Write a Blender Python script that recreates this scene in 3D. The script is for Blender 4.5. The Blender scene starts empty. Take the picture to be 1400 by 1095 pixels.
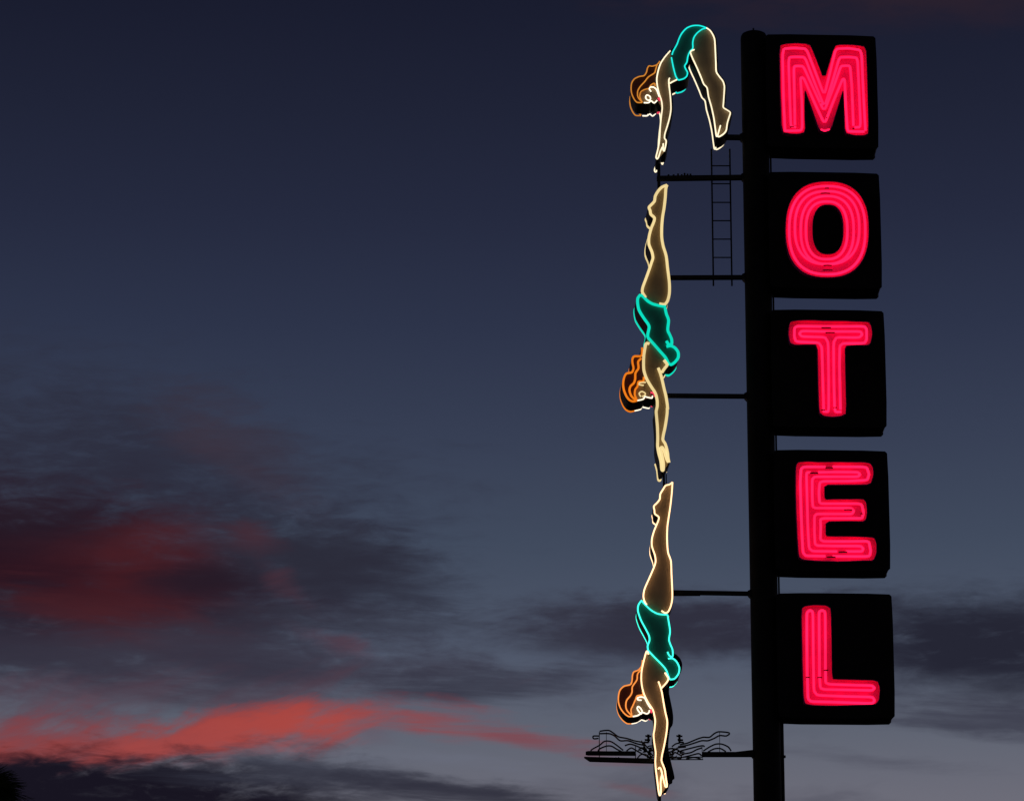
import bpy, bmesh, math, random
from mathutils import Vector, Matrix

random.seed(7)
sc = bpy.context.scene
col = sc.collection
R = math.radians


def lin(r, g, b):
    f = lambda c: (c / 255) / 12.92 if c <= 10.3 else ((c / 255 + 0.055) / 1.055) ** 2.4
    return (f(r), f(g), f(b))


# ------------------------------------------------------------------ camera
PITCH = R(15.0)
FOC = 5000.0            # focal length in photograph pixels (1400 wide)
EYE = Vector((0, 0, 1.6))
cd = bpy.data.cameras.new('camera')
cam = bpy.data.objects.new('camera', cd)
col.objects.link(cam)
cam.location = EYE
cam.rotation_euler = (R(90) + PITCH, 0, 0)
cd.sensor_width = 36
cd.lens = FOC / 1400 * 36
cd.clip_start = 0.5
cd.clip_end = 6000
sc.camera = cam

# ------------------------------------------------------------------ render / view
sc.render.engine = 'CYCLES'
sc.cycles.use_denoising = True
sc.cycles.max_bounces = 6
sc.cycles.sample_clamp_indirect = 4
sc.view_settings.view_transform = 'Standard'
sc.view_settings.look = 'None'
sc.view_settings.exposure = 0
sc.view_settings.gamma = 1
sc.view_settings.use_curve_mapping = False

# ------------------------------------------------------------------ world: dusk sky with lit clouds
world = bpy.data.worlds.new('World')
sc.world = world
world.use_nodes = True
wt = world.node_tree
wt.nodes.clear()


class S:
    """a socket with arithmetic"""
    def __init__(self, s): self.s = s
    def _m(self, op, *a):
        n = wt.nodes.new('ShaderNodeMath'); n.operation = op
        for i, v in enumerate((self,) + a):
            if isinstance(v, S): wt.links.new(v.s, n.inputs[i])
            else: n.inputs[i].default_value = v
        return S(n.outputs[0])
    def __add__(self, o): return self._m('ADD', o)
    def __sub__(self, o): return self._m('SUBTRACT', o)
    def __mul__(self, o): return self._m('MULTIPLY', o)


def comb(x, y, z):
    n = wt.nodes.new('ShaderNodeCombineXYZ')
    for i, v in enumerate((x, y, z)):
        if isinstance(v, S): wt.links.new(v.s, n.inputs[i])
        else: n.inputs[i].default_value = v
    return n.outputs[0]


def noise(vec, scale, detail, rough=0.55, dist=0.0):
    n = wt.nodes.new('ShaderNodeTexNoise')
    wt.links.new(vec, n.inputs['Vector'])
    n.inputs['Scale'].default_value = scale
    n.inputs['Detail'].default_value = detail
    n.inputs['Roughness'].default_value = rough
    n.inputs['Distortion'].default_value = dist
    return S(n.outputs['Fac'])


def smooth(v, lo, hi, top=1.0):
    n = wt.nodes.new('ShaderNodeMapRange')
    n.interpolation_type = 'SMOOTHSTEP'
    wt.links.new(v.s, n.inputs['Value'])
    n.inputs['From Min'].default_value = lo
    n.inputs['From Max'].default_value = hi
    n.inputs['To Max'].default_value = top
    return S(n.outputs['Result'])


def mixc(fac, a, b):
    n = wt.nodes.new('ShaderNodeMix'); n.data_type = 'RGBA'
    wt.links.new(fac.s, n.inputs[0])
    wt.links.new(a, n.inputs[6])
    if isinstance(b, tuple): n.inputs[7].default_value = (*b, 1)
    else: wt.links.new(b, n.inputs[7])
    return n.outputs[2]


tc = wt.nodes.new('ShaderNodeTexCoord')
sep = wt.nodes.new('ShaderNodeSeparateXYZ')
wt.links.new(tc.outputs['Generated'], sep.inputs[0])
dx, dy, dz = (S(o) for o in sep.outputs)
az = dx._m('ARCTAN2', dy)                # bearing from due ahead
el = dz._m('ARCSINE')                    # elevation
X = az * (FOC / 1000 * math.cos(PITCH))  # sky position, thousandths of photo pixels
Y = (el * -1.0 + PITCH) * (FOC / 1000)

# clear dusk sky: colour by elevation
ramp = wt.nodes.new('ShaderNodeValToRGB')
wt.links.new(smooth(el, 0, 1).s, ramp.inputs[0])
mr = ramp.inputs[0].links[0].from_node
mr.interpolation_type = 'LINEAR'
mr.inputs['From Min'].default_value = R(-5)
mr.inputs['From Max'].default_value = R(90)


def elev(py): return R(15) - (py - 547.5) / FOC


stops = [(R(-5), (120, 102, 104)), (R(1), (140, 116, 112)), (R(5), (124, 116, 120)), (elev(1095), (108, 108, 120)),
         (elev(1000), (95, 100, 114)), (elev(900), (80, 88, 106)), (elev(750), (65, 75, 94)), (elev(600), (55, 63, 84)),
         (elev(450), (45, 52, 74)), (elev(300), (37, 42, 63)), (elev(150), (31, 35, 54)), (elev(0), (25, 28, 46)),
         (R(35), (18, 20, 35)), (R(90), (10, 11, 22))]
er = ramp.color_ramp
while len(er.elements) < len(stops): er.elements.new(0.5)
for e, (a, c) in zip(er.elements, sorted(stops, key=lambda t: t[0])):
    e.position = (a - R(-5)) / R(95)
for e, (a, c) in zip(er.elements, sorted(stops, key=lambda t: t[0])):
    e.color = (*lin(*c), 1)
sky = ramp.outputs[0]

# cloud noise: streaky, stretched along the horizon
nv = comb(dx * 1.0, dy * 1.0, dz * 3.2)
n_big = noise(nv, 9, 6, 0.55, 0.3)
n_mid = noise(nv, 26, 7, 0.6, 0.5)
n_fine = noise(comb(dx * 1.0, dy * 1.0, dz * 4.0), 75, 6, 0.62, 0.4)
w1 = noise(comb(dx, dy, dz * 1.6), 14, 4, 0.5) - 0.5
w2 = noise(comb(dx + 3.1, dy - 1.7, dz * 1.6), 16, 4, 0.5) - 0.5
Xw = X + w1 * 0.12 + (n_mid - 0.5) * 0.05
Yw = Y + w2 * 0.055 + (n_fine - 0.5) * 0.02
# torn fibres: long and thin, climbing gently to the right, and a flatter set
fib_a = noise(comb(X * 5.5 + 7.0, (Y + X * 0.30) * 17.0, dz), 1.0, 7, 0.62, 0.35)
fib_b = noise(comb(X * 3.5 - 4.0, (Y - X * 0.05) * 30.0, dz), 1.0, 7, 0.62, 0.35)
grain = (n_mid - 0.5) * 1.1 + (n_fine - 0.5) * 0.8 + (n_big - 0.5) * 0.5

# thin generic cloud low in the sky all the way round
low = smooth(el, R(15), R(7))
sky = mixc(smooth(n_big * 0.7 + n_mid * 0.4, 0.56, 0.74, 0.55) * low, sky, lin(66, 66, 80))


streak = n_fine * 0.7 + n_mid * 0.55 + fib_b * 0.25


def cloud(cx, cy, rx, ry, rot, c, op, amp=0.8, lo=-0.15, hi=0.95, torn=None):
    """soft patch of cloud at one bearing and height, torn by the streaky noise"""
    global sky
    ca, sa = math.cos(R(rot)), math.sin(R(rot))
    u = Xw - (cx - 700) / 1000
    v = Yw - (cy - 547.5) / 1000
    p = (u * ca + v * sa) * (1000 / rx)
    q = (v * ca - u * sa) * (1000 / ry)
    r = (p * p + q * q)._m('SQRT')
    if torn:
        f = (fib_a if torn == 'a' else fib_b) - 0.5
        a = smooth(r * -1.0 + 1.0 + grain * amp * 0.5 + f * (2.3 if torn == 'a' else 2.4), lo, hi, op) * smooth(f, -0.24, 0.18, 0.55)._m('ADD', 0.45)
    else:
        a = smooth(r * -1.0 + 1.0 + grain * amp, lo, hi, op) * smooth(streak, 0.30, 0.78, 0.62)._m('ADD', 0.40)._m('MINIMUM', 1.0)
    sky = mixc(a, sky, lin(*c))


B_ = (0.8, -0.15, 0.95, 'b')
A_ = (0.8, -0.1, 0.95, 'a')
CLOUDS = [
    (180, 630, 460, 140, 8, (44, 45, 61), .85, 1.1),
    (330, 600, 170, 70, 20, (62, 53, 66), .45, 1.2),
    (340, 640, 150, 40, 30, (64, 52, 64), .5, *A_),
    (40, 790, 640, 200, 6, (41, 38, 53), .97, .8),
    (20, 790, 500, 150, 4, (42, 28, 40), .9, .7),
    (10, 775, 300, 120, 4, (40, 18, 29), .85, .7),
    (180, 785, 160, 90, -25, (72, 28, 34), .6, .8),
    (170, 790, 190, 100, -15, (72, 28, 34), .5, *B_),
    (40, 800, 150, 40, 0, (40, 20, 31), .7, *B_),
    (215, 745, 140, 40, -10, (80, 32, 38), .5, *A_),
    (150, 868, 190, 56, 10, (72, 33, 40), .7, *B_),
    (20, 730, 170, 56, 0, (36, 25, 37), .7, .8),
    (275, 792, 110, 34, -8, (36, 26, 38), .85, .8),
    (20, 875, 160, 50, 0, (38, 34, 48), .75, .8),
    (455, 760, 200, 62, 14, (44, 45, 59), .85, 1.0),
    (470, 780, 170, 60, 10, (42, 42, 56), .6, *B_),
    (393, 800, 80, 26, 48, (88, 50, 60), .42, *A_),
    (430, 868, 100, 22, 20, (98, 52, 62), .5, *A_),
    (355, 733, 50, 24, 10, (84, 44, 52), .4, 1.2),
    (480, 848, 200, 26, 4, (50, 51, 65), .75, *B_),
    (320, 908, 440, 56, 3, (59, 57, 72), .75, 1.1),
    (300, 915, 420, 50, 2, (50, 48, 63), .6, *B_),
    (660, 930, 210, 30, -4, (54, 55, 70), .8, *B_),
    (150, 955, 440, 46, -3, (84, 61, 74), .6, *A_),
    (20, 1028, 360, 62, -6, (112, 66, 76), .85, *A_),
    (200, 1016, 400, 46, -4, (136, 65, 69), .85, *A_),
    (340, 1002, 240, 38, -3, (160, 67, 63), .80, *A_),
    (400, 997, 140, 24, -3, (178, 72, 64), .75, *A_),
    (150, 1028, 240, 26, -7, (154, 70, 70), .6, *A_),
    (240, 1016, 220, 20, -6, (166, 72, 69), .5, *A_),
    (505, 1012, 50, 20, 14, (100, 86, 100), .45, 1.2),
    (590, 990, 180, 32, 7, (140, 66, 70), .85, *B_),
    (575, 986, 120, 20, 7, (156, 68, 68), .6, *B_),
    (725, 1010, 190, 18, 11, (122, 74, 84), .85, *B_),
    (25, 1044, 140, 32, -8, (140, 56, 52), .6, 1.1),
    (110, 1112, 430, 84, -3, (24, 21, 33), 1.0, .8, -.25, .35),
    (60, 1090, 260, 50, -6, (23, 20, 32), .9, .6),
    (440, 1066, 320, 36, 5, (56, 58, 72), .85, *B_),
    (560, 1040, 260, 20, 4, (106, 110, 126), .5, *B_),
    (620, 1092, 340, 30, 3, (48, 48, 61), .9, *B_),
    (860, 1078, 60, 9, 10, (112, 78, 86), .5, .9),
    (830, 862, 220, 50, 3, (52, 52, 67), .95, .9),
    (1000, 852, 260, 50, 1, (48, 48, 63), 1.0, .9, -.2, .8),
    (860, 868, 220, 36, 2, (48, 47, 60), .7, *B_),
    (1350, 892, 300, 80, 5, (37, 38, 52), 1.0, .7, -.25, .75),
    (1330, 985, 230, 34, 3, (58, 59, 74), .85, *B_),
    (1180, 1042, 170, 18, 8, (76, 77, 91), .6, *B_),
    (1230, -5, 520, 70, 2, (46, 34, 45), .75, .9),
]
for c in CLOUDS: cloud(*c)

bg = wt.nodes.new('ShaderNodeBackground')
wt.links.new(sky, bg.inputs['Color'])
bg.inputs['Strength'].default_value = 1.0
wo = wt.nodes.new('ShaderNodeOutputWorld')
wt.links.new(bg.outputs[0], wo.inputs['Surface'])

# the last of the sun, below the clouds to the left behind the sign
sl = bpy.data.lights.new('sun', 'SUN')
sl.energy = 0.01
sl.angle = R(12)
sl.color = (1.0, 0.55, 0.4)
sun = bpy.data.objects.new('sun', sl)
col.objects.link(sun)
sun.rotation_euler = (R(88), 0, R(180 + 20))


# ------------------------------------------------------------------ materials
def mat(name, c, rough=0.5, metal=0.0, var=0.25, scale=6.0, bump=0.0, spec=0.5):
    m = bpy.data.materials.new(name); m.use_nodes = True
    t = m.node_tree; b = t.nodes['Principled BSDF']
    b.inputs['Roughness'].default_value = rough
    b.inputs['Metallic'].default_value = metal
    b.inputs['Specular IOR Level'].default_value = spec
    n = t.nodes.new('ShaderNodeTexNoise'); n.inputs['Scale'].default_value = scale; n.inputs['Detail'].default_value = 6
    g = t.nodes.new('ShaderNodeTexCoord'); t.links.new(g.outputs['Object'], n.inputs['Vector'])
    r = t.nodes.new('ShaderNodeValToRGB'); t.links.new(n.outputs['Fac'], r.inputs[0])
    r.color_ramp.elements[0].position = .3; r.color_ramp.elements[1].position = .72
    r.color_ramp.elements[0].color = (*[v * (1 - var) for v in c], 1)
    r.color_ramp.elements[1].color = (*[min(1, v * (1 + var)) for v in c], 1)
    t.links.new(r.outputs[0], b.inputs['Base Color'])
    if bump:
        bu = t.nodes.new('ShaderNodeBump'); bu.inputs['Strength'].default_value = bump
        t.links.new(n.outputs['Fac'], bu.inputs['Height']); t.links.new(bu.outputs[0], b.inputs['Normal'])
    return m


def glow(name, c, s, edge=0.75):
    """gas-filled glass tube: emits, a little paler along its axis"""
    m = bpy.data.materials.new(name); m.use_nodes = True
    t = m.node_tree; b = t.nodes['Principled BSDF']
    b.inputs['Base Color'].default_value = (*[v * .3 for v in c], 1)
    b.inputs['Roughness'].default_value = .2
    n = t.nodes.new('ShaderNodeTexNoise'); n.inputs['Scale'].default_value = 1.7; n.inputs['Detail'].default_value = 3
    g = t.nodes.new('ShaderNodeTexCoord'); t.links.new(g.outputs['Object'], n.inputs['Vector'])
    mrn = t.nodes.new('ShaderNodeMapRange')
    mrn.inputs['From Min'].default_value = .3; mrn.inputs['From Max'].default_value = .7
    mrn.inputs['To Min'].default_value = s * .85; mrn.inputs['To Max'].default_value = s * 1.15
    t.links.new(n.outputs['Fac'], mrn.inputs['Value'])
    b.inputs['Emission Color'].default_value = (*c, 1)
    t.links.new(mrn.outputs[0], b.inputs['Emission Strength'])
    return m


M = {
    'black': mat('black_paint', (.006, .006, .006), .6, 0, .4, 4, 0, .12),
    'cabinet': mat('black_cabinet_paint', (.005, .0045, .0045), .6, 0, .5, 3, .02, .1),
    'pole': mat('dark_pole_paint', (.006, .006, .006), .65, 0, .5, 2.5, .03, .1),
    'steel': mat('dark_steel', (.010, .010, .011), .6, 0, .4, 8, 0, .15),
    'glass': mat('unlit_glass_tube', (.02, .02, .024), .25, 0, .3, 8),
    'electrode': mat('blackout_paint', (.01, .008, .008), .6),
    'skin': mat('skin_paint', (.36, .26, .145), .55, 0, .16, 5),
    'suit': mat('teal_paint', (.010, .195, .155), .5, 0, .18, 5),
    'hair': mat('auburn_paint', (.075, .018, .008), .55, 0, .25, 6),
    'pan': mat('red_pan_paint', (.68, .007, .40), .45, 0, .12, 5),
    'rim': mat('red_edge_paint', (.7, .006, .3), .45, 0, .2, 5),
    'trunk': mat('palm_trunk_bark', (.07, .05, .035), .9, 0, .4, 5, .4),
    'frond': mat('palm_frond_green', (.035, .05, .02), .6, 0, .4, 4),
    'dead': mat('dead_frond_brown', (.09, .06, .03), .8, 0, .4, 4),
    'ground': mat('lot_asphalt', (.05, .048, .046), .9, 0, .35, 1.2, .2),
    'red': glow('red_neon', (1.0, .0075, .058), 2.35),
    'skin_a': glow('cream_neon_a', (1.0, .86, .58), 1.28),
    'skin_b': glow('cream_neon_b', (1.0, .78, .36), 0.86),
    'skin_c': glow('cream_neon_c', (1.0, .63, .34), 2.05),
    'cyan_a': glow('cyan_neon_a', (.012, .88, .78), 1.05),
    'cyan_b': glow('cyan_neon_b', (.002, .84, .60), .86),
    'cyan_c': glow('cyan_neon_c', (.045, .95, .70), 1.65),
    'or_a': glow('orange_neon_a', (1.0, .36, .045), .62),
    'or_b': glow('orange_neon_b', (1.0, .24, .010), .82),
    'or_c': glow('orange_neon_c', (1.0, .31, .06), 1.05),
    'white': glow('white_neon', (1.0, .88, .66), 1.5),
    'lip': glow('pink_neon', (1.0, .05, .12), .9),
}

# ------------------------------------------------------------------ sign frame
YAW = R(0.0)
BASE = Vector((3.396, 48.3, 0))  # foot of the pole
RT = Vector((math.cos(YAW), math.sin(YAW), 0))
IN = Vector((-math.sin(YAW), math.cos(YAW), 0))
FWD = Vector((0, math.cos(PITCH), math.sin(PITCH)))
UPV = Vector((0, -math.sin(PITCH), math.cos(PITCH)))


def uv(px, py, w):
    """where the sight line meets the upright plane w metres behind the pole's axis: (along, up)"""
    d = FWD + Vector((1, 0, 0)) * ((px - 700) / FOC) + UPV * (-(py - 547.5) / FOC)
    t = ((BASE - EYE).dot(IN) + w) / d.dot(IN)
    p = EYE + d * t - BASE
    return Vector((p.dot(RT), p.z))


def zc(ox, oy, s):
    return lambda pts: [(ox + x / s, oy + y / s) for x, y in pts]


def plane(pts, w): return [uv(x, y, w) for x, y in pts]


def catmull(p, n=4, closed=False):
    out = []; N = len(p)
    if N < 3: return list(p)
    rng = range(N if closed else N - 1)
    for i in rng:
        a, b, c, d = (p[(i - 1) % N] if closed or i else p[0], p[i], p[(i + 1) % N],
                      p[(i + 2) % N] if closed or i + 2 < N else p[-1])
        for k in range(n):
            t = k / n
            out.append(b * (1 - 3 * t * t + 2 * t ** 3) + c * (3 * t * t - 2 * t ** 3)
                       + (c - a) * .42 * (t - 2 * t * t + t ** 3) + (d - b) * .42 * (t ** 3 - t * t))
    if not closed: out.append(p[-1])
    return out


def chaikin(p, it=2, closed=False, f=.2):
    p = list(p)
    for _ in range(it):
        q = []; N = len(p)
        for i in range(N if closed else N - 1):
            a, b = p[i], p[(i + 1) % N]
            q += [a.lerp(b, f), a.lerp(b, 1 - f)]
        if not closed: q = [p[0]] + q[1:-1] + [p[-1]]
        p = q
    return p


def area(p): return sum(a.x * b.y - b.x * a.y for a, b in zip(p, p[1:] + p[:1])) / 2


def grow(p, d, shift=(0, 0)):
    s = 1 if area(p) > 0 else -1
    out = []; N = len(p)
    for i in range(N):
        t = p[(i + 1) % N] - p[i - 1]
        n = Vector((t.y, -t.x)) * s
        if n.length > 1e-9: n.normalize()
        out.append(p[i] + n * d + Vector(shift))
    return out


def dedupe(p, eps=.002):
    o = []
    for q in p:
        if not o or (q - o[-1]).length > eps: o.append(q)
    if (o[0] - o[-1]).length < eps: o.pop()
    return o


# ------------------------------------------------------------------ object helpers
def link(name, bm, m, parent=None, smooth_=False):
    me = bpy.data.meshes.new(name)
    bmesh.ops.recalc_face_normals(bm, faces=bm.faces)
    bm.to_mesh(me); bm.free()
    if smooth_:
        for f in me.polygons: f.use_smooth = True
    me.materials.append(m)
    o = bpy.data.objects.new(name, me); col.objects.link(o)
    if parent: o.parent = parent
    return o


def thing(name, label, cat, u, v, group=None):
    o = bpy.data.objects.new(name, None); col.objects.link(o)
    o.empty_display_size = .3
    o.location = BASE + RT * u + Vector((0, 0, v))
    o.rotation_euler = (0, 0, YAW)
    o['label'] = label; o['category'] = cat
    if group: o['group'] = group
    o['u'] = u; o['v'] = v
    return o


def org(t): return Vector((t['u'], 0, t['v'])) if t else Vector((0, 0, 0))


def p3(q, w, o): return Vector((q.x, w, q.y)) - o


def a_tube(bm, pts, r, sides=8):
    """round tube through 3-D points, ends capped"""
    rings = []; nrm = None
    pts = [p for i, p in enumerate(pts) if i == 0 or (p - pts[i - 1]).length > 1e-4]
    N = len(pts)
    for i, p in enumerate(pts):
        t = (pts[min(i + 1, N - 1)] - pts[max(i - 1, 0)])
        if t.length < 1e-9: t = Vector((1, 0, 0))
        t.normalize()
        if nrm is None:
            nrm = t.orthogonal().normalized()
        nrm = (nrm - t * nrm.dot(t))
        if nrm.length < 1e-6: nrm = t.orthogonal()
        nrm.normalize(); bn = t.cross(nrm)
        rings.append([bm.verts.new(p + (nrm * math.cos(a) + bn * math.sin(a)) * r)
                      for a in (2 * math.pi * k / sides for k in range(sides))])
    for a, b in zip(rings, rings[1:]):
        for k in range(sides):
            bm.faces.new((a[k], a[(k + 1) % sides], b[(k + 1) % sides], b[k]))
    bm.faces.new(rings[0]); bm.faces.new(rings[-1][::-1])


def a_slab(bm, p, w0, w1, o):
    """upright plate with the outline p, from depth w0 to w1"""
    p = dedupe(p)
    a = [bm.verts.new(p3(q, w0, o)) for q in p]
    b = [bm.verts.new(p3(q, w1, o)) for q in p]
    bm.faces.new(a); bm.faces.new(b[::-1])
    for i in range(len(p)):
        j = (i + 1) % len(p)
        bm.faces.new((a[i], b[i], b[j], a[j]))


def a_box(bm, c, s):
    r = bmesh.ops.create_cube(bm, size=1, matrix=Matrix.Translation(c) @ Matrix.Diagonal((*s, 1)))
    return r['verts']


def tube_part(name, pts, w, r, m, t, sides=8):
    bm = bmesh.new(); o = org(t)
    a_tube(bm, [p3(q, w, o) for q in pts], r, sides)
    return link(name, bm, m, t, True)


def slab_part(name, p, w0, w1, m, t):
    bm = bmesh.new(); a_slab(bm, p, w0, w1, org(t))
    return link(name, bm, m, t)


# ------------------------------------------------------------------ ground
bm = bmesh.new()
for x, y in ((-3000, -1500), (3000, -1500), (3000, 4500), (-3000, 4500)): bm.verts.new((x, y, 0))
bm.verts.ensure_lookup_table(); bm.faces.new(bm.verts)
g = link('ground', bm, M['ground']); g['kind'] = 'structure'

# ------------------------------------------------------------------ pole with its bracket arms
pole = thing('sign_pole', 'tall black round pole that carries the letter boxes and the bracket arms', 'pole', 0, 0)
top_v = uv(1030, 46, 0).y
RAD = .187
bm = bmesh.new()
ring = []
prof = [(RAD, 0), (RAD, top_v - .09), (RAD * .97, top_v - .05), (RAD * .88, top_v - .018), (RAD * .7, top_v), (0.02, top_v + .012)]
for r, z in prof:
    ring.append([bm.verts.new((r * math.cos(a), r * math.sin(a), z)) for a in (2 * math.pi * k / 40 for k in range(40))])
for a, b in zip(ring, ring[1:]):
    for k in range(40): bm.faces.new((a[k], a[(k + 1) % 40], b[(k + 1) % 40], b[k]))
bm.faces.new(ring[-1])
link('shaft', bm, M['pole'], pole, True)
bm = bmesh.new()
a_tube(bm, [Vector((uv(1030, 46, 0).x, 0, top_v)), Vector((uv(1030, 39, 0).x, 0, top_v + .075))], .012)
link('finial', bm, M['steel'], pole)
bm = bmesh.new()
bmesh.ops.create_cone(bm, cap_ends=True, segments=32, radius1=.42, radius2=.42, depth=.04, matrix=Matrix.Translation((0, 0, .022)))
link('base_plate', bm, M['steel'], pole)
# cable conduit running up behind the boxes
cu = uv(1061, 600, .12).x
bm = bmesh.new()
a_tube(bm, [Vector((cu, .12, 0)), Vector((cu, .12, uv(1061, 130, .12).y))], .013)
link('conduit', bm, M['steel'], pole)
cu2 = uv(1069.6, 1050, .14).x
bm = bmesh.new()
a_tube(bm, [Vector((cu2, .14, 0)), Vector((cu2, .14, uv(1070, 985, .14).y))], .028)
link('conduit', bm, M['steel'], pole)
bm = bmesh.new()
q = uv(1071, 1034, 0)
a_box(bm, Vector((q.x, 0, q.y)), (.06, .05, .03))
link('bolt_stub', bm, M['steel'], pole)


def arm(x0, y0, x1, y1, th, fl=True, dep=.08):
    a, b = uv(x0, y0, 0), uv(x1, y1, 0)
    bm = bmesh.new()
    h = th / 200
    d = (b - a).normalized(); n = Vector((-d.y, d.x)) * h
    b2 = b + d * .06
    a_slab(bm, [a + n, b2 + n, b2 - n, a - n], -dep / 2, dep / 2, Vector((0, 0, 0)))
    o = link('bracket_arm', bm, M['steel'], pole)
    if fl:
        bm = bmesh.new()
        a_slab(bm, [b + Vector((-.06, h + .004)), b + Vector((-.02, .05)), b + Vector((.06, .05)), b + Vector((.06, -.065)),
                    b + Vector((-.015, -.065)), b + Vector((-.05, -h - .004))], -dep * .8, dep * .8, Vector((0, 0, 0)))
        link('flange', bm, M['steel'], o)
    return o


arm(986, 188, 1017, 188.5, 6)
a2 = arm(898, 244.5, 1019, 243, 6)
arm(908, 380, 1020, 379.5, 5)
arm(905, 541, 1023, 542, 5)
a5 = arm(908, 809.5, 1028, 811.5, 5)
arm(960, 1031, 1033, 1031, 6)
# loose fittings on the second arm
for x, hgt in ((914, 2), (921, 2), (927, 3.2), (932, 2.2), (936, 4), (940, 3), (944, 3)):
    q = uv(x, 241.5 - hgt / 2, 0)
    bm = bmesh.new()
    a_box(bm, Vector((q.x, 0, q.y)), (.025, .03, hgt / 100 + .01))
    link('fitting', bm, M['steel'], a2)
bm = bmesh.new()
q0, q1 = uv(916, 812.6, 0), uv(957, 813, 0)
a_slab(bm, [q0 + Vector((0, .032)), q1 + Vector((0, .028)), q1 + Vector((0, -.025)), q0 + Vector((0, -.03))], -.06, -.042, Vector((0, 0, 0)))
link('splice_plate', bm, M['steel'], a5)
bm = bmesh.new()
q0, q1 = uv(1003, 1029, 0), uv(1033, 1025.5, 0)
a_tube(bm, [Vector((q0.x, 0, q0.y)), Vector((q1.x, 0, q1.y))], .014)
link('brace', bm, M['steel'], pole)


def hanger(x, y0, y1, th):
    bm = bmesh.new()
    a, b = uv(x, y0, .02), uv(x, y1, .02)
    a_tube(bm, [Vector((a.x, .02, a.y)), Vector((a.x, .02, b.y))], th / 200)
    link('hanger_rod', bm, M['steel'], pole)


hanger(900.5, 222, 268, 4.5)
hanger(907.5, 640, 668, 3.2)
hanger(910.8, 648, 668, 1.6)
hanger(901.5, 1060, 1130, 4.0)

# ------------------------------------------------------------------ letter boxes
MZ, OZ, TZ, EZ, LZ = (zc(1000, 20, 4.979), zc(1000, 220, 4.979), zc(1000, 400, 4.979), zc(1000, 600, 4.979), zc(1000, 790, 3.59))


def oval(cx, cy, rx, ry, n=2.45, seg=64):
    out = []
    for k in range(seg):
        a = 2 * math.pi * k / seg
        c, s = math.cos(a), math.sin(a)
        out.append((cx + rx * math.copysign(abs(c) ** (2 / n), c), cy + ry * math.copysign(abs(s) ** (2 / n), s)))
    return out


def arcs(o, gap, top):
    """an oval tube is bent from two lengths, each with a little gap at top and foot"""
    n = len(o)
    right = [o[i % n] for i in range(n * 3 // 4 + gap, n * 3 // 4 + n // 2 + 1 - gap)]
    left = [o[i % n] for i in range(n // 4 + gap, n // 4 + n // 2 + 1 - gap)]
    return [right, left]


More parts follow.
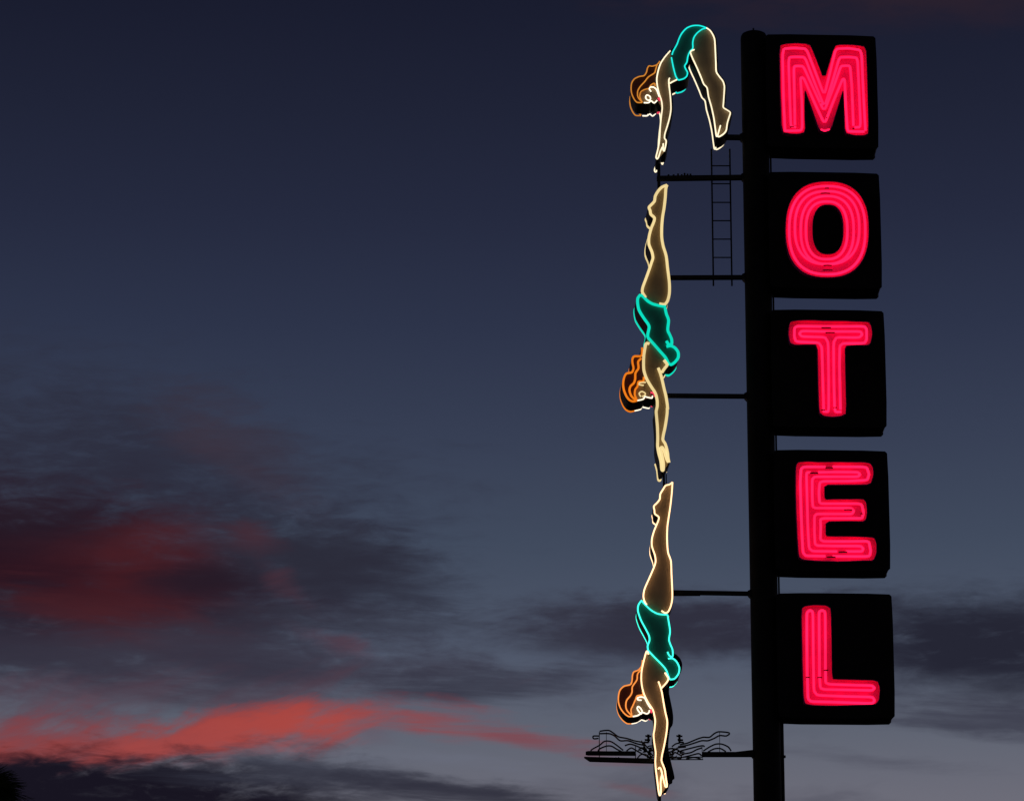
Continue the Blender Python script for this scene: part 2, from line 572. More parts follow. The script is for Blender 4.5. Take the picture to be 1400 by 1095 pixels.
LET = {
    'M': dict(z=MZ, box=((1048, 46.5), (1198, 49.5), (1201.5, 204), (1050, 201.5)),
              out=[(330, 215), (370, 203), (440, 198), (510, 203), (540, 215), (632, 455), (705, 215), (750, 208), (830, 210), (915, 222),
                   (922, 400), (932, 810), (900, 822), (840, 822), (775, 805), (770, 640), (763, 500), (720, 640), (675, 785), (635, 800), (600, 785),
                   (550, 640), (498, 500), (495, 640), (500, 800), (460, 812), (410, 812), (345, 800), (335, 500)],
              tubes=[[(365, 790), (355, 600), (347, 235), (430, 229), (510, 235), (570, 390), (632, 552), (672, 390), (710, 235), (800, 231), (885, 245), (896, 500), (912, 790)],
                     [(440, 768), (405, 765), (398, 600), (388, 293), (440, 290), (500, 292), (560, 450), (627, 615)],
                     [(640, 610), (690, 450), (735, 293), (800, 291), (858, 297), (868, 500), (880, 767), (838, 770)],
                     [(432, 752), (430, 600), (424, 355), (455, 352), (490, 355), (560, 510), (631, 662), (690, 510), (745, 353), (780, 350), (808, 352), (820, 500), (830, 757)],
                     [(360, 792), (410, 793), (482, 790), (480, 600), (470, 435), (482, 430), (495, 440), (565, 600), (634, 748), (690, 600), (755, 445), (765, 440), (771, 452), (780, 640), (790, 796), (840, 798), (905, 798)],
                     [(608, 785), (635, 795), (668, 785)]],
              dark=[(412, 767, 30), (832, 778, 14), (605, 605, 10), (648, 705, 8)]),
    'O': dict(z=OZ, box=((1052, 234.5), (1201.5, 237), (1207.5, 395.5), (1055, 393.5)),
              out=oval(652, 468, 281, 325), hole=oval(657, 468, 107, 170, 2.5),
              tubes=[*arcs(oval(652, 473, 259, 300), 0, 0), *arcs(oval(651, 456, 219, 248), 0, 0), *arcs(oval(652, 472, 180, 231), 0, 0), *arcs(oval(648, 474, 141, 196, 2.5), 0, 0)],
              dark=[(650, 187, 28), (640, 221, 64), (655, 712, 56), (655, 745, 66)]),
    'T': dict(z=TZ, box=((1056.5, 423), (1208, 424.5), (1214, 585.5), (1060, 583.5)),
              out=[(405, 200), (450, 192), (540, 190), (660, 195), (760, 195), (860, 200), (935, 202), (950, 230), (957, 280), (945, 345), (925, 357), (850, 355), (770, 362),
                   (773, 500), (780, 820), (750, 838), (685, 845), (630, 838), (600, 815), (592, 600), (588, 352), (500, 352), (430, 355), (400, 340), (390, 280), (395, 225)],
              tubes=[[(628, 800), (622, 600), (615, 342), (440, 335), (428, 300), (430, 240), (450, 229), (660, 232), (905, 230), (920, 250), (920, 320), (905, 345), (738, 347), (735, 500), (742, 795)],
                     [(622, 808), (662, 812), (662, 600), (658, 305), (480, 300), (462, 282), (478, 262), (660, 266), (880, 265), (890, 287), (870, 307), (695, 305), (697, 600), (703, 812), (748, 812)]],
              dark=[(645, 240, 66), (672, 273, 64), (625, 800, 26), (705, 784, 22)]),
    'E': dict(z=EZ, box=((1061, 614.5), (1212, 616), (1219.8, 780.5), (1064, 778.5)),
              out=[(440, 185), (455, 160), (520, 155), (600, 160), (700, 158), (800, 160), (900, 160), (945, 168), (963, 200), (965, 250), (945, 308), (800, 310), (630, 310), (633, 415),
                   (700, 412), (800, 412), (895, 410), (915, 430), (922, 490), (915, 545), (895, 560), (800, 557), (640, 560), (640, 662), (700, 665), (800, 665), (900, 668), (970, 672),
                   (985, 710), (985, 780), (965, 825), (900, 825), (750, 832), (600, 828), (490, 820), (460, 800), (450, 650), (440, 400)],
              tubes=[[(640, 190), (475, 190), (468, 300), (478, 600), (488, 795), (640, 797)],
                     [(690, 798), (940, 800), (948, 760), (935, 695), (800, 697), (605, 697), (608, 600), (605, 540), (800, 540), (890, 540), (900, 500), (885, 440), (700, 440), (600, 440),
                      (595, 360), (603, 288), (800, 287), (925, 280), (937, 240), (920, 190), (690, 189)],
                     [(540, 228), (510, 228), (515, 400), (520, 600), (530, 763), (720, 765)],
                     [(780, 765), (890, 765), (897, 745), (880, 728), (700, 728), (570, 725), (565, 640), (565, 510), (700, 510), (820, 510), (834, 490), (815, 470), (700, 470), (555, 470),
                      (550, 400), (550, 257), (700, 257), (860, 257), (877, 242), (860, 226), (700, 225), (590, 227)]],
              dark=[(665, 197, 52), (562, 233, 60), (795, 482, 56), (760, 770, 60), (680, 804, 60), (888, 510, 20)]),
    'L': dict(z=LZ, box=((1066, 810), (1219, 811.5), (1225, 982), (1069, 981)),
              out=[(345, 150), (365, 138), (415, 133), (465, 136), (487, 150), (490, 300), (493, 495), (520, 498), (600, 500), (715, 503), (728, 540), (722, 600), (705, 618),
                   (600, 622), (500, 625), (400, 622), (362, 615), (355, 580), (350, 400)],
              tubes=[[(372, 484), (370, 300), (370, 170), (385, 158), (400, 165), (402, 400), (405, 574), (550, 580), (692, 583), (703, 600), (692, 615), (500, 608), (376, 605), (373, 490)],
                     [(432, 484), (431, 300), (430, 165), (445, 158), (460, 165), (461, 300), (461, 448)],
                     [(462, 456), (462, 520), (600, 525), (690, 527), (703, 539), (690, 551), (600, 549), (437, 546), (433, 490)]],
              dark=[(375, 487, 18), (433, 488, 20), (465, 452, 22)]),
}
LABEL = {
    'M': 'black box sign with a glowing red neon letter M, topmost on the pole',
    'O': 'black box sign with a glowing red neon letter O',
    'T': 'black box sign with a glowing red neon letter T',
    'E': 'black box sign with a glowing red neon letter E',
    'L': 'black box sign with a glowing red neon letter L, lowest on the pole',
}
CW = -.25   # front face of the boxes
for ch, d in LET.items():
    tl, tr, br, bl = [uv(x, y, CW) for x, y in d['box']]
    u0 = (tl.x + bl.x) / 2 + 0; u1 = (tr.x + br.x) / 2; v0 = (bl.y + br.y) / 2; v1 = (tl.y + tr.y) / 2
    u0 = RAD - .045
    t = thing('letter_sign', LABEL[ch], 'neon sign', (u0 + u1) / 2, v0, 'neon letter boxes stacked on the pole')
    o = org(t)
    c = .045
    tilt = ((tr.y - tl.y) / (tr.x - tl.x) + (br.y - bl.y) / (br.x - bl.x)) / 2
    rect = chaikin([Vector((a, b + tilt * (a - (u0 + u1) / 2))) for a, b in
                    ((u0 + c, v0), (u1 - c, v0), (u1, v0 + c), (u1, v1 - c), (u1 - c, v1), (u0 + c, v1), (u0, v1 - c), (u0, v0 + c))], 1, True)
    # box: face sheet, set-back shell, rear face sheet with raised seams
    slab_part('shell', grow(rect, -.012), CW + .03, -CW - .03, M['cabinet'], t)
    slab_part('face_panel', rect, CW, CW + .03, M['cabinet'], t)
    slab_part('face_panel', rect, -CW - .03, -CW, M['cabinet'], t)
    z = d['z']
    WT = CW - .095            # plane of the tubes
    WR = CW - .115            # rim of the letter pan
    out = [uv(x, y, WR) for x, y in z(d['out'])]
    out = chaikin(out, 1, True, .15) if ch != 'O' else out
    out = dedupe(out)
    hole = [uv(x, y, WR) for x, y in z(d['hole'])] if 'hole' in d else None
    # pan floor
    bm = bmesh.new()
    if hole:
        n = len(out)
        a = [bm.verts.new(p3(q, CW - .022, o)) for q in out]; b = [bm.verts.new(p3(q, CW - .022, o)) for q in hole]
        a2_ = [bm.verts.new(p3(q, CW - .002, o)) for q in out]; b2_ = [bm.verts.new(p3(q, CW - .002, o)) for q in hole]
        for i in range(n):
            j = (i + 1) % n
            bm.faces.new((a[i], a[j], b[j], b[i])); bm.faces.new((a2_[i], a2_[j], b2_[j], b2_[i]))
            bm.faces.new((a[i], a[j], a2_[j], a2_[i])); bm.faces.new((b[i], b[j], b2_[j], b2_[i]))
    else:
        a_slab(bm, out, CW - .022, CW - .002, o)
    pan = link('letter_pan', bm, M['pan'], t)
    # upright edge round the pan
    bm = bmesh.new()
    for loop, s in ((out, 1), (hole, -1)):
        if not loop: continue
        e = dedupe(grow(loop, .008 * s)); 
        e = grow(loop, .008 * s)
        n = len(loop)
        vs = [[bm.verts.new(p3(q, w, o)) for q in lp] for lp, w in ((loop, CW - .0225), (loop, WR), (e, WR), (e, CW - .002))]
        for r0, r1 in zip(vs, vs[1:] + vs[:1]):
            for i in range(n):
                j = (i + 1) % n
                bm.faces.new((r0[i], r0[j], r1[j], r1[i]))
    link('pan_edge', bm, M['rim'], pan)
    for tb in d['tubes']:
        pts = [uv(x, y, WT) for x, y in z(tb)]
        pts = chaikin(pts, 2, False, .12) if ch != 'O' else pts
        tube_part('neon_tube', pts, WT, .0172, M['red'], t)
    for x, y, wd in d['dark']:
        k = 4.979 if ch != 'L' else 3.59
        (x0, y0), (x1, y1) = z([(x - wd / 2, y), (x + wd / 2, y)])
        p = [uv(x0, y0, WT - .012), uv((x0 + x1) / 2, y0 - .3, WT - .012), uv(x1, y1, WT - .012)]
        tube_part('electrode', p, WT - .012, .009, M['electrode'], t, 6)

# ------------------------------------------------------------------ the three diving figures
WF, WB = -.27, .275       # planes of the front and rear tubes
BF, BB = -.225, .19       # faces of the sheet-metal body

A, AH, AF = zc(840, 20, 4.975), zc(850, 70, 10.95), zc(870, 140, 9.955)
B, B2, BS, BH, BFi = zc(830, 230, 4.975), zc(830, 450, 4.975), zc(840, 390, 8.425), zc(840, 470, 10.95), zc(860, 550, 9.955)
C, CS, CH, CF = zc(830, 640, 4.975), zc(840, 800, 7.3), zc(835, 890, 9.955), zc(870, 990, 10.425)

F1 = dict(
    suit_back=A([(392, 275), (400, 250), (425, 205), (440, 165), (458, 130), (490, 95), (530, 78), (575, 76), (612, 86), (630, 94)]),
    suit_front=A([(630, 94), (600, 100), (565, 125), (542, 155), (533, 190), (533, 230), (515, 250), (500, 285), (493, 325), (478, 350), (485, 372), (497, 395), (492, 420), (470, 438), (435, 447)]),
    suit_chest=A([(388, 292), (398, 345), (410, 395), (420, 425), (435, 447)]),
    leg_back=A([(625, 92), (650, 110), (670, 140), (682, 175), (686, 240), (690, 330), (693, 390), (715, 425), (738, 455), (748, 490), (746, 540), (742, 600), (741, 633), (765, 650), (788, 668),
                (780, 700), (768, 740), (760, 790), (740, 815), (712, 832), (703, 825), (712, 790), (722, 755)]),
    leg_front=A([(545, 240), (518, 255), (530, 295), (560, 360), (590, 430), (608, 475), (630, 500), (640, 560), (660, 630), (677, 710), (688, 790), (694, 828), (702, 826)]),
    arm_back=A([(380, 250), (345, 290), (315, 335), (298, 385), (288, 440), (292, 490), (305, 545), (320, 590), (325, 640), (318, 700), (312, 760), (308, 830), (303, 880), (293, 930), (283, 972),
                (291, 985), (301, 970), (312, 935), (325, 905)]),
    arm_front=A([(376, 435), (370, 450), (372, 490), (378, 540), (383, 600), (384, 650), (375, 705), (360, 760), (343, 815), (341, 845), (352, 862), (347, 900), (338, 932), (331, 918), (332, 880)]),
    armpit=A([(378, 470), (400, 457), (425, 445)]),
    hair_out=AH([(570, 155), (530, 205), (460, 230), (410, 225), (385, 260), (370, 320), (335, 370), (260, 385), (190, 420), (150, 480), (140, 560), (150, 640), (185, 720), (230, 770), (310, 772)]),
    hair_in=AH([(530, 205), (510, 270), (490, 330), (400, 390), (345, 460), (280, 530), (240, 600), (240, 680), (270, 730), (310, 765)]),
    hair_face=AH([(500, 530), (495, 490), (470, 490), (430, 520), (410, 560), (340, 580), (285, 615), (270, 680), (290, 740), (310, 765)]),
    ear=AH([(440, 610), (412, 568), (430, 542), (480, 545), (520, 580), (545, 640), (560, 685)]),
    eye=AH([(415, 745), (372, 725), (358, 688), (380, 660), (420, 680), (432, 718), (405, 745)]),
    profile=AH([(330, 775), (400, 775), (440, 747), (485, 780), (530, 740)]),
    lip=AH([(540, 722), (572, 706), (578, 728), (552, 735)]),
    r=.0099, mats=('skin_a', 'cyan_a', 'or_a'), rim=.017, shift=(.016, .012))
F2 = dict(
    leg_front=B([(408, 115), (400, 140), (396, 200), (388, 270), (378, 330), (372, 400), (372, 470), (382, 530), (402, 595), (412, 680), (424, 780), (424, 850), (412, 900), (392, 925), (355, 922)]),
    leg_back=B([(408, 115), (375, 128), (348, 155), (328, 190), (322, 225), (300, 250), (285, 268), (293, 290), (298, 315), (322, 338), (318, 365), (300, 410), (285, 470), (285, 520), (305, 570),
                (312, 610), (303, 640), (290, 680), (265, 750), (243, 810), (240, 845), (262, 880)]),
    suit_back=BS([(300, 110), (270, 150), (268, 210), (285, 290), (340, 380), (390, 450), (400, 490), (385, 560), (385, 600)]),
    suit_chest=BS([(385, 600), (440, 660), (520, 750), (590, 830), (620, 890), (640, 910)]),
    bust=BS([(640, 910), (660, 910), (700, 880), (735, 830), (735, 770), (700, 720), (650, 695), (600, 705)]),
    suit_hem=BS([(300, 110), (330, 130), (380, 180), (440, 215), (520, 235), (595, 245)]),
    suit_front=BS([(585, 262), (600, 330), (625, 400), (615, 510), (640, 570), (660, 620), (660, 672), (628, 680), (600, 640)]),
    arm_back=BH([(525, 5), (475, 0), (455, 80), (440, 180), (435, 290), (440, 400), (470, 500), (510, 580), (560, 660), (600, 720), (625, 780), (640, 860), (640, 940), (625, 1010)])
        + BFi([(372, 180), (385, 330), (390, 480), (388, 600), (405, 700), (432, 800), (445, 915), (465, 922), (468, 840), (455, 760), (440, 690), (428, 628), (450, 612), (475, 650), (495, 720), (515, 780), (535, 815)]),
    arm_front=BH([(655, 365), (670, 400), (695, 470), (720, 570), (745, 680), (770, 780), (790, 900), (797, 980)])
        + BFi([(520, 80), (518, 150), (505, 250), (488, 350), (468, 440), (460, 510), (490, 560), (510, 620), (525, 690), (532, 760), (545, 818)]),
    armpit=BH([(740, 245), (790, 310), (750, 370), (710, 430)]),
    hair_out=BH([(415, 60), (405, 180), (300, 190), (270, 230), (270, 290), (285, 370), (260, 430), (180, 450), (145, 510), (130, 600), (140, 690), (175, 780), (220, 840), (280, 865), (340, 850)]),
    hair_in=BH([(400, 220), (355, 270), (360, 340), (355, 380), (315, 440), (310, 530), (290, 590), (240, 640), (225, 700), (250, 780), (310, 840)]),
    hair_face=BH([(440, 500), (430, 560), (360, 570), (345, 640), (310, 690), (305, 770), (340, 850)]),
    ear=BH([(440, 625), (370, 612), (362, 592), (420, 577), (470, 582)]),
    eye=BH([(395, 795), (370, 745), (410, 715), (460, 740), (455, 770), (410, 792)]),
    profile=BH([(340, 852), (430, 830), (455, 792), (490, 800), (560, 812), (570, 778)]),
    lip=BH([(540, 727), (590, 742), (608, 790)]),
    r=.0198, mats=('skin_b', 'cyan_b', 'or_b'), rim=.013, shift=(.0, .0))
F3 = dict(
    leg_front=C([(445, 95), (440, 170), (430, 260), (418, 340), (410, 400), (408, 480), (414, 570), (434, 630), (438, 720), (443, 820), (443, 890), (432, 940), (415, 975), (395, 983), (370, 968)]),
    leg_back=C([(445, 95), (425, 110), (398, 118), (380, 145), (362, 175), (358, 210), (340, 235), (318, 258), (322, 285), (325, 310), (352, 332), (345, 365), (320, 425), (305, 480), (305, 530), (325, 590),
                (330, 630), (322, 665), (290, 740), (255, 820), (247, 870), (255, 905), (270, 928)]),
    suit_back=CS([(270, 150), (240, 195), (235, 255), (265, 345), (310, 430), (345, 500), (350, 550), (332, 600), (335, 645)]),
    suit_chest=CS([(335, 645), (400, 715), (470, 785), (515, 840), (540, 905), (555, 938)]),
    bust=CS([(555, 938), (600, 930), (640, 880), (648, 820), (620, 760), (580, 728), (535, 730)]),
    suit_hem=CS([(270, 150), (310, 195), (370, 250), (440, 285), (530, 292)]),
    suit_front=CS([(530, 292), (540, 350), (552, 420), (555, 470), (545, 540), (560, 590), (580, 640), (582, 700), (570, 712), (545, 695), (530, 662)]),
    arm_back=CH([(515, 45), (490, 0), (465, 70), (440, 170), (420, 270), (415, 380), (425, 480), (455, 590), (510, 700), (570, 790), (590, 860), (605, 950)])
        + CF([(258, 70), (245, 150), (255, 260), (275, 400), (270, 520), (275, 620), (290, 740), (305, 860), (318, 960), (332, 1012), (346, 990), (350, 930), (345, 840), (352, 770), (365, 700), (350, 640), (330, 615), (310, 640)]),
    arm_front=CH([(648, 412), (670, 470), (695, 560), (715, 680), (740, 820), (765, 930)])
        + CF([(440, 0), (430, 110), (410, 230), (390, 330), (365, 440), (358, 520), (385, 590), (408, 660), (420, 760), (435, 850), (432, 888), (412, 882), (398, 830), (375, 740), (355, 660)]),
    armpit=CH([(735, 290), (765, 335), (785, 375), (760, 425), (720, 470), (685, 505)]),
    hair_out=CH([(432, 120), (420, 200), (375, 255), (315, 280), (295, 330), (290, 390), (270, 450), (180, 475), (125, 530), (105, 610), (105, 690), (130, 770), (180, 840), (240, 885), (300, 885)]),
    hair_in=CH([(410, 250), (365, 310), (355, 390), (295, 480), (290, 550), (270, 600), (215, 670), (205, 750), (225, 810), (290, 880)]),
    hair_face=CH([(430, 540), (435, 590), (360, 605), (335, 660), (300, 740), (275, 800), (290, 880)]),
    ear=CH([(420, 665), (370, 660), (365, 635), (410, 620), (460, 635), (500, 710), (545, 780)]),
    eye=CH([(420, 855), (380, 815), (360, 775), (375, 750), (410, 780), (428, 820), (415, 850)]),
    profile=CH([(300, 887), (370, 872), (430, 832), (490, 850), (520, 830), (525, 800)]),
    lip=CH([(540, 790), (556, 812), (545, 835)]),
    r=.0106, mats=('skin_c', 'cyan_c', 'or_c'), rim=.012, shift=(.004, .002))


def cut(f, key, n): return f[key][:n]


def figure(f, label, first):
    P = lambda pts: plane(pts, WF)
    smo = lambda pts: catmull(P(pts), 4)
    # silhouette of the whole figure, joined up from the traced lines
    if first:
        sil = (f['suit_back'][:-1] + f['leg_back'][:20] + f['leg_front'][::-1][:-1] + f['suit_front'][6:] + f['armpit'][::-1]
               + f['arm_front'][2:13] + f['arm_back'][::-1][1:13] + f['lip'][:1] + f['profile'][::-1] + f['hair_out'][::-1]
               + f['arm_back'][2::-1])
        leg = f['leg_back'][:20] + f['leg_front'][::-1][:-1] + f['suit_front'][5:0:-1]
        suit = f['suit_back'] + f['suit_front'] + f['suit_chest'][::-1]
    else:
        nb = 28 if f is F2 else 22
        tipfront = f['arm_front'] if f is F2 else f['arm_front'][:17]
        sil = (f['leg_front'][:13] + f['suit_front'][:7] + f['bust'][::-1] + f['armpit'][1:] + tipfront[3:]
               + (f['arm_back'][1:22] if f is F2 else f['arm_back'][1:24])[::-1][:(12 if f is F2 else 14)] + f['lip'][::-1][:1] + f['profile'][::-1] + f['hair_out'][::-1]
               + f['arm_back'][2:0:-1] + f['suit_back'][::-1] + f['leg_back'][::-1][1:])
        leg = f['leg_front'][:14] + f['suit_hem'][::-1][1:] + f['leg_back'][::-1]
        suit = f['suit_hem'] + f['suit_front'][:7] + f['bust'][::-1] + f['suit_chest'][::-1] + f['suit_back'][::-1]
    torso_tip = {1: 19, 2: 22, 3: 18}[1 if first else 2 if f is F2 else 3]
    if first:
        torso = f['arm_back'][:16] + f['arm_front'][::-1][2:14] + f['armpit'] + f['suit_chest'][::-1]
    elif f is F2:
        torso = f['arm_back'][1:22] + f['arm_front'][2:][::-1] + f['armpit'][::-1] + f['suit_chest'][::-1][2:]
    else:
        torso = f['arm_back'][1:22] + f['arm_front'][2:17][::-1] + f['armpit'][::-1] + f['suit_chest'][::-1][2:]
    hair = f['hair_out'] + f['profile'][:1]
    k0 = 0
    spine = f['arm_back'][1:10]      # hair and face run in behind the shoulder line
    hair = f['hair_out'] + [f['profile'][0]] + [f['profile'][-1]] + ([p for p in f['arm_back'][2:8]][::-1])
    face = f['hair_face'] + f['profile'] + f['lip'][:1] + ([p for p in f['arm_back'][5:9]][::-1])
    sp = dedupe(catmull(P(sil), 2, True), .006)
    lo = min(q.y for q in sp); mid = (min(q.x for q in sp) + max(q.x for q in sp)) / 2
    t = thing('diving_figure', label, 'neon figure', mid, lo, 'neon diving women beside the pole')
    body = grow(sp, f['rim'], f['shift'])
    slab_part('body', body, BF, BB, M['black'], t)
    for nm, pts, m, k in (('hair_panel', hair, 'hair', 1), ('leg_panel', leg, 'skin', 1), ('face_panel', face, 'skin', 2), ('swimsuit_panel', suit, 'suit', 2), ('torso_panel', torso, 'skin', 3)):
        pp = dedupe(catmull(P(pts), 2, True), .004)
        slab_part(nm, pp, BF - .004 * k - .002, BF - .0003, M[m], t)
    sk, cy, orr = f['mats']
    r = f['r']
    for key, m, rr in (('leg_front', sk, r), ('leg_back', sk, r), ('arm_back', sk, r), ('arm_front', sk, r), ('armpit', sk, r),
                       ('suit_back', cy, r), ('suit_chest', cy, r), ('suit_front', cy, r), ('bust', cy, r), ('suit_hem', cy, r),
                       ('hair_out', orr, r * .9 if f is not F2 else .0148), ('hair_in', orr, r * .9 if f is not F2 else .0148), ('hair_face', orr, r * .85 if f is not F2 else .0135),
                       ('ear', 'white' if not f is F2 else sk, .0092), ('eye', 'white' if not f is F2 else sk, .0092), ('profile', 'white', .0095), ('lip', 'lip', .014)):
        if key not in f: continue
        pts = smo(f[key])
        dw = {'arm_back': -.012, 'arm_front': -.012, 'armpit': -.004, 'suit_back': .004, 'suit_chest': .006, 'suit_front': .004}.get(key, 0)
        tube_part('neon_tube', pts, WF + dw, rr, M[m], t)
        rear = pts
        if key == 'arm_back' and not first:      # most of this rear tube is gone
            rear = smo(f[key][18:24]) if f is F2 else None
        if rear: tube_part('neon_tube', rear, WB - dw, rr, M[m], t, 6)
        # blacked-out tube ends turning back into the sheet metal
        o = org(t)
        for q in (pts[0], pts[-1]):
            bm = bmesh.new()
            a_tube(bm, [p3(q, WF + dw + .006, o), p3(q, BF - .0145, o)], .010, 6)
            link('electrode', bm, M['electrode'], t)
    return t


figure(F1, 'topmost neon diving woman, bent at the waist in a turquoise swimsuit', True)
f2 = figure(F2, 'middle neon diving woman, head down with thick pale yellow outlines', False)
# the middle figure hangs a little askew on its arms
f2.rotation_euler.z += R(2.2)
f2.location.x -= .27 * math.sin(R(2.2))
f3 = figure(F3, 'lowest neon diving woman, her hands reaching past the unlit splash tubes', False)
# dark carrier plate that stands out to the right behind the lowest figure
bk = CH([(790, 20), (880, 35), (945, 95), (975, 170), (968, 250), (935, 330), (870, 420), (800, 470), (790, 560), (815, 680), (840, 800), (852, 900), (845, 1000)]) \
    + CF([(480, 60), (462, 200), (452, 320), (470, 440), (500, 560), (530, 680), (548, 775), (515, 790), (512, 840), (470, 856), (455, 920), (425, 970), (395, 985),
          (370, 900), (350, 700), (345, 500), (370, 300), (400, 100)]) + CH([(740, 940), (700, 700), (690, 520), (760, 420), (830, 300), (830, 150)])
slab_part('carrier_plate', chaikin(plane(bk, .22), 1, True), .205, .225, M['black'], f3)

# ------------------------------------------------------------------ ladder
lad = thing('access_ladder', 'thin black ladder hung between two bracket arms left of the pole', 'ladder', uv(987, 391, .08).x, uv(987, 391, .08).y)
lo_ = org(lad)
WL = .08
for x0, x1 in ((973.0, 975.0), (998.0, 1000.4)):
    a, b = uv(x0, 204, WL), uv(x1, 391, WL)
    ux = (a.x + b.x) / 2
    bm = bmesh.new()
    a_tube(bm, [Vector((ux, WL, b.y)) - lo_, Vector((ux, WL, a.y)) - lo_], .0115, 8)
    link('rail', bm, M['steel'], lad, True)
for y in (227, 251.5, 277, 302, 327.2, 352.2):
    a, b = uv(974, y, WL), uv(999, y, WL)
    bm = bmesh.new()
    a_tube(bm, [Vector((a.x, WL, a.y)) - lo_, Vector((b.x, WL, a.y)) - lo_], .009, 8)
    link('rung', bm, M['steel'], lad, True)

for x in (974.2, 999.2):
    for y in (243.5, 379.7):
        q = uv(x, y, .05)
        bm = bmesh.new()
        a_box(bm, Vector((q.x, .062, q.y)) - lo_, (.045, .075, .03))
        link('clamp', bm, M['steel'], lad)

# ------------------------------------------------------------------ unlit splash at the foot
D = zc(790, 980, 4.667)
sq = uv(885, 1045, 0)
spl = thing('splash_sign', 'unlit splash of wavy glass tubes on a narrow shelf behind the lowest diver', 'neon sign', sq.x, sq.y)
so = org(spl)
SPL = [
    [(140, 90), (170, 85), (200, 85), (225, 100), (260, 125), (310, 135), (360, 150), (400, 158), (430, 166)],
    [(135, 120), (102, 120), (96, 128), (104, 138), (132, 135)],
    [(140, 105), (200, 105), (235, 120), (270, 150), (320, 150), (380, 170), (430, 180)],
    [(85, 228), (84, 212), (100, 200), (140, 178), (170, 154), (210, 155), (250, 180), (290, 212)],
    [(95, 235), (125, 232), (135, 205), (180, 185), (215, 185), (250, 205), (280, 220)],
    [(300, 182), (330, 172), (360, 178), (400, 195), (430, 212), (470, 232)],
    [(310, 216), (340, 196), (365, 208), (400, 228), (440, 248)],
    [(380, 262), (400, 240), (430, 236), (460, 258)],
    [(405, 150), (425, 190), (450, 230), (472, 255)], [(420, 165), (445, 195), (480, 215)],
    [(650, 176), (700, 165), (760, 140), (800, 128), (840, 128), (870, 105), (900, 93), (960, 98), (966, 108), (945, 120), (905, 117), (870, 135), (830, 150), (790, 150), (740, 166), (690, 181), (640, 188)],
    [(655, 215), (720, 198), (770, 186), (800, 182), (808, 190)],
    [(660, 236), (720, 226), (760, 206), (792, 196)],
    [(800, 216), (840, 190), (880, 172), (920, 172), (960, 190), (978, 216)],
    [(830, 222), (870, 202), (910, 200), (945, 220)],
    [(670, 256), (720, 244), (770, 232), (790, 246)],
    [(690, 266), (740, 256), (785, 266)],
    [(600, 188), (625, 170), (650, 165)], [(560, 235), (575, 218), (600, 240), (620, 225), (650, 240), (665, 248)],
    [(570, 205), (600, 200), (640, 210), (660, 232)], [(556, 262), (560, 240), (575, 250), (600, 262), (630, 258)],
    [(575, 225), (610, 215), (640, 195), (690, 190)], [(590, 250), (640, 262), (660, 268)],
]
for i, s in enumerate(SPL):
    w = -.05 + .05 * (i % 3)
    tube_part('glass_tube', catmull(plane(D(s), w), 4), w, .0105, M['glass'], spl, 6)
for x0, y0, x1, y1, th in ((137, 92, 137, 262, 1.2), (368, 180, 368, 266, 1.2), (137, 219, 368, 219, 1), (793, 182, 793, 266, .9), (182, 95, 182, 222, .8), (905, 96, 905, 222, .8), (137, 262, 368, 266, 1)):
    a, b = plane(D([(x0, y0), (x1, y1)]), -.06)
    tube_part('wire_stay', [a, b], -.06, th / 200, M['steel'], spl, 6)
# thin cross pieces where the tubes meet their holders
for cx_, cy_, sg in ((450, 132, 1), (648, 132, -1)):
    for x0, y0, x1, y1 in ((-20, -16, 20, -6), (-8, -22, 8, 30), (-24 * sg, 8, 12 * sg, 20), (-30 * sg, 24, 2 * sg, 34)):
        xa, xb = sorted((cx_ + x0, cx_ + x1))
        slab_part('tube_holder', plane(D([(xa, cy_ + y0), (xb, cy_ + y0 + 2), (xb - 1, cy_ + y1), (xa + 2, cy_ + y1 - 1)]), .06), .04, .075, M['steel'], spl)
rw = random.Random(5)
for x0, x1, n in ((385, 478, 11), (556, 668, 13)):
    for k in range(n):
        x, y = rw.uniform(x0, x1), rw.uniform(195, 258)
        a0 = rw.uniform(0, 6.3); rr = rw.uniform(8, 24)
        pts = [(x + rr * math.cos(a0 + q * .7) * (1 + .25 * q), y + .6 * rr * math.sin(a0 + q * .7)) for q in range(5)]
        tube_part('lead_wire', catmull(plane(D(pts), .02), 3), .02, rw.uniform(.006, .011), M['steel'], spl, 5)
# shelf beam and slanting catch tray
sl0 = plane(D([(50, 222), (66, 218), (368, 222), (372, 244), (66, 242), (50, 238)]), .0)
slab_part('shelf_beam', sl0, -.04, .04, M['steel'], spl)
slab_part('catch_tray', plane(D([(40, 256), (480, 268), (484, 293), (76, 281)]), -.1), -.16, -.04, M['steel'], spl)
q0, q1 = plane(D([(240, 258), (264, 266)]), -.17); q2, q3 = plane(D([(264, 256), (240, 268)]), -.17)
tube_part('tray_clip', [q0, q1], -.17, .008, M['steel'], spl, 6)
tube_part('tray_clip', [q2, q3], -.17, .008, M['steel'], spl, 6)
for y0, y1 in ((258, 254), (271, 270)):
    a, b = plane(D([(440, y0), (800, y1)]), .03)
    tube_part('wire_stay', [a, b], .03, .007, M['steel'], spl, 6)

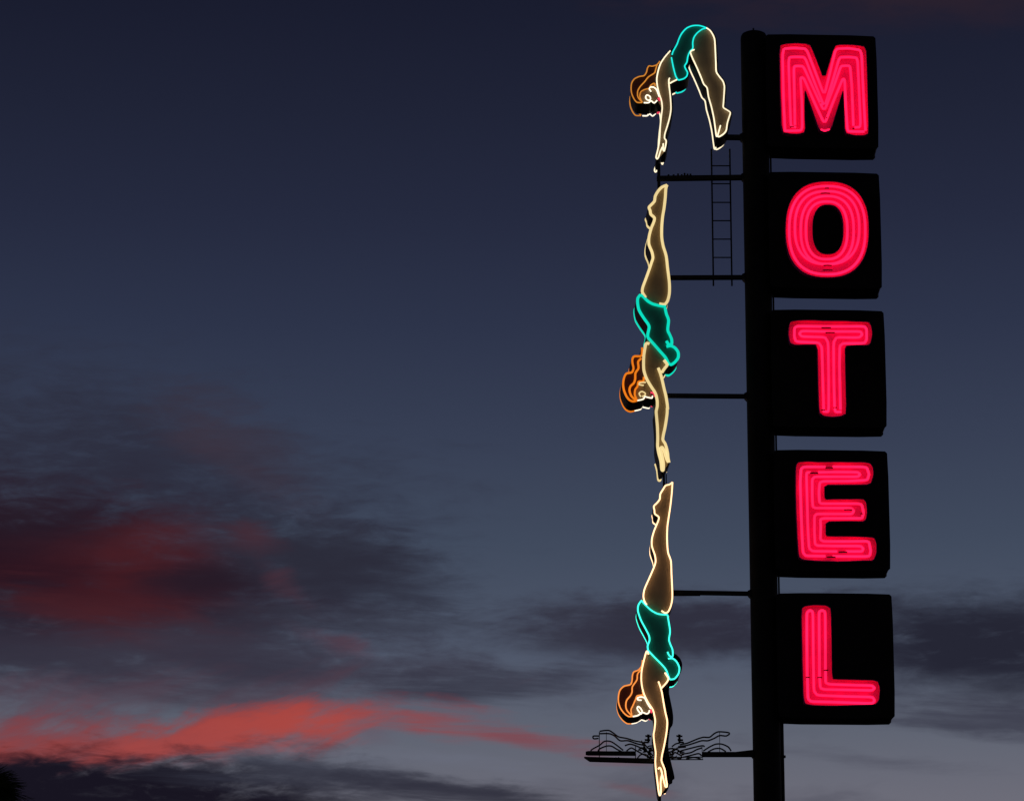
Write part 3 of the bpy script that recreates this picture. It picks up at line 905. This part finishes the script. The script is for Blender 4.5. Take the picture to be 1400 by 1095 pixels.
# ------------------------------------------------------------------ fan palm at the lower left
PD = 120.0
px, py = -24, 1096
d = FWD + Vector((1, 0, 0)) * ((px - 700) / FOC) + UPV * (-(py - 547.5) / FOC)
pc = EYE + d * (PD / d.y)
palm = bpy.data.objects.new('palm_tree', None); col.objects.link(palm)
palm.location = (pc.x, pc.y, 0)
palm['label'] = 'dark fan palm crown at the lower left edge, in front of the red cloud'
palm['category'] = 'palm tree'
bm = bmesh.new()
rg = []
for i in range(24):
    z = pc.z * i / 23
    r = .30 - .12 * i / 23 + (.012 if i % 2 else 0) + (.12 * math.exp(-z / .6))
    ox = .12 * math.sin(z / 6)
    rg.append([bm.verts.new((ox + r * math.cos(a), r * math.sin(a), z)) for a in (2 * math.pi * k / 14 for k in range(14))])
for a, b in zip(rg, rg[1:]):
    for k in range(14): bm.faces.new((a[k], a[(k + 1) % 14], b[(k + 1) % 14], b[k]))
bm.faces.new(rg[-1])
link('trunk', bm, M['trunk'], palm, True)


def frond_mesh(seed, m):
    """stalk plus a fan of narrow pleated blades that droop at their tips; stalk along +x"""
    rnd = random.Random(seed)
    bm = bmesh.new()
    a_tube(bm, [Vector((0, 0, 0)), Vector((.3, 0, .04)), Vector((.62, 0, .03))], .018, 5)
    for k in range(26):
        a = R(-115 + 230 * (k + .5) / 26) + rnd.uniform(-.03, .03)
        L = (.86 - .25 * abs(a) / R(115)) * rnd.uniform(.86, 1.08)
        dr = Vector((math.cos(a), math.sin(a), 0)); sd = Vector((-dr.y, dr.x, 0))
        prev = None
        for j in range(6):
            s = j / 5
            wd = .042 * (0.35 + 2.2 * s * (1 - s)) * (1 - s) ** .35 + .0015
            c = Vector((.6, 0, .03)) + dr * L * s + Vector((0, 0, -.75 * max(0, s - .25) ** 2 * L * rnd.uniform(.8, 1.2) + .03 * s))
            v = [bm.verts.new(c + sd * wd), bm.verts.new(c + Vector((0, 0, -.012))), bm.verts.new(c - sd * wd)]
            if prev:
                bm.faces.new((prev[0], prev[1], v[1], v[0])); bm.faces.new((prev[1], prev[2], v[2], v[1]))
            prev = v
    me = bpy.data.meshes.new('frond'); bm.to_mesh(me); bm.free(); me.materials.append(m)
    return me


FM = [frond_mesh(i, M['frond']) for i in range(4)]
DM = [frond_mesh(20 + i, M['dead']) for i in range(2)]
for i in range(124):
    dead = i >= 100
    e = R(random.uniform(-80, -60)) if dead else R(62 - 92 * (i / 100) + random.uniform(-8, 8))
    a = i * 2.39996 + random.uniform(-.2, .2)
    o = bpy.data.objects.new('frond', (DM if dead else FM)[i % (2 if dead else 4)])
    col.objects.link(o); o.parent = palm
    o.location = (.12 * math.sin(pc.z / 6), 0, pc.z - (.35 if dead else .02) - .3 * (i / 100))
    o.rotation_euler = (random.uniform(-.3, .3), -e, a)
    s = random.uniform(1.0, 1.15)
    o.scale = (s, s, s)

# bookkeeping numbers used while building are not part of the scene
for o in bpy.data.objects:
    for k in ('u', 'v'):
        if k in o: del o[k]
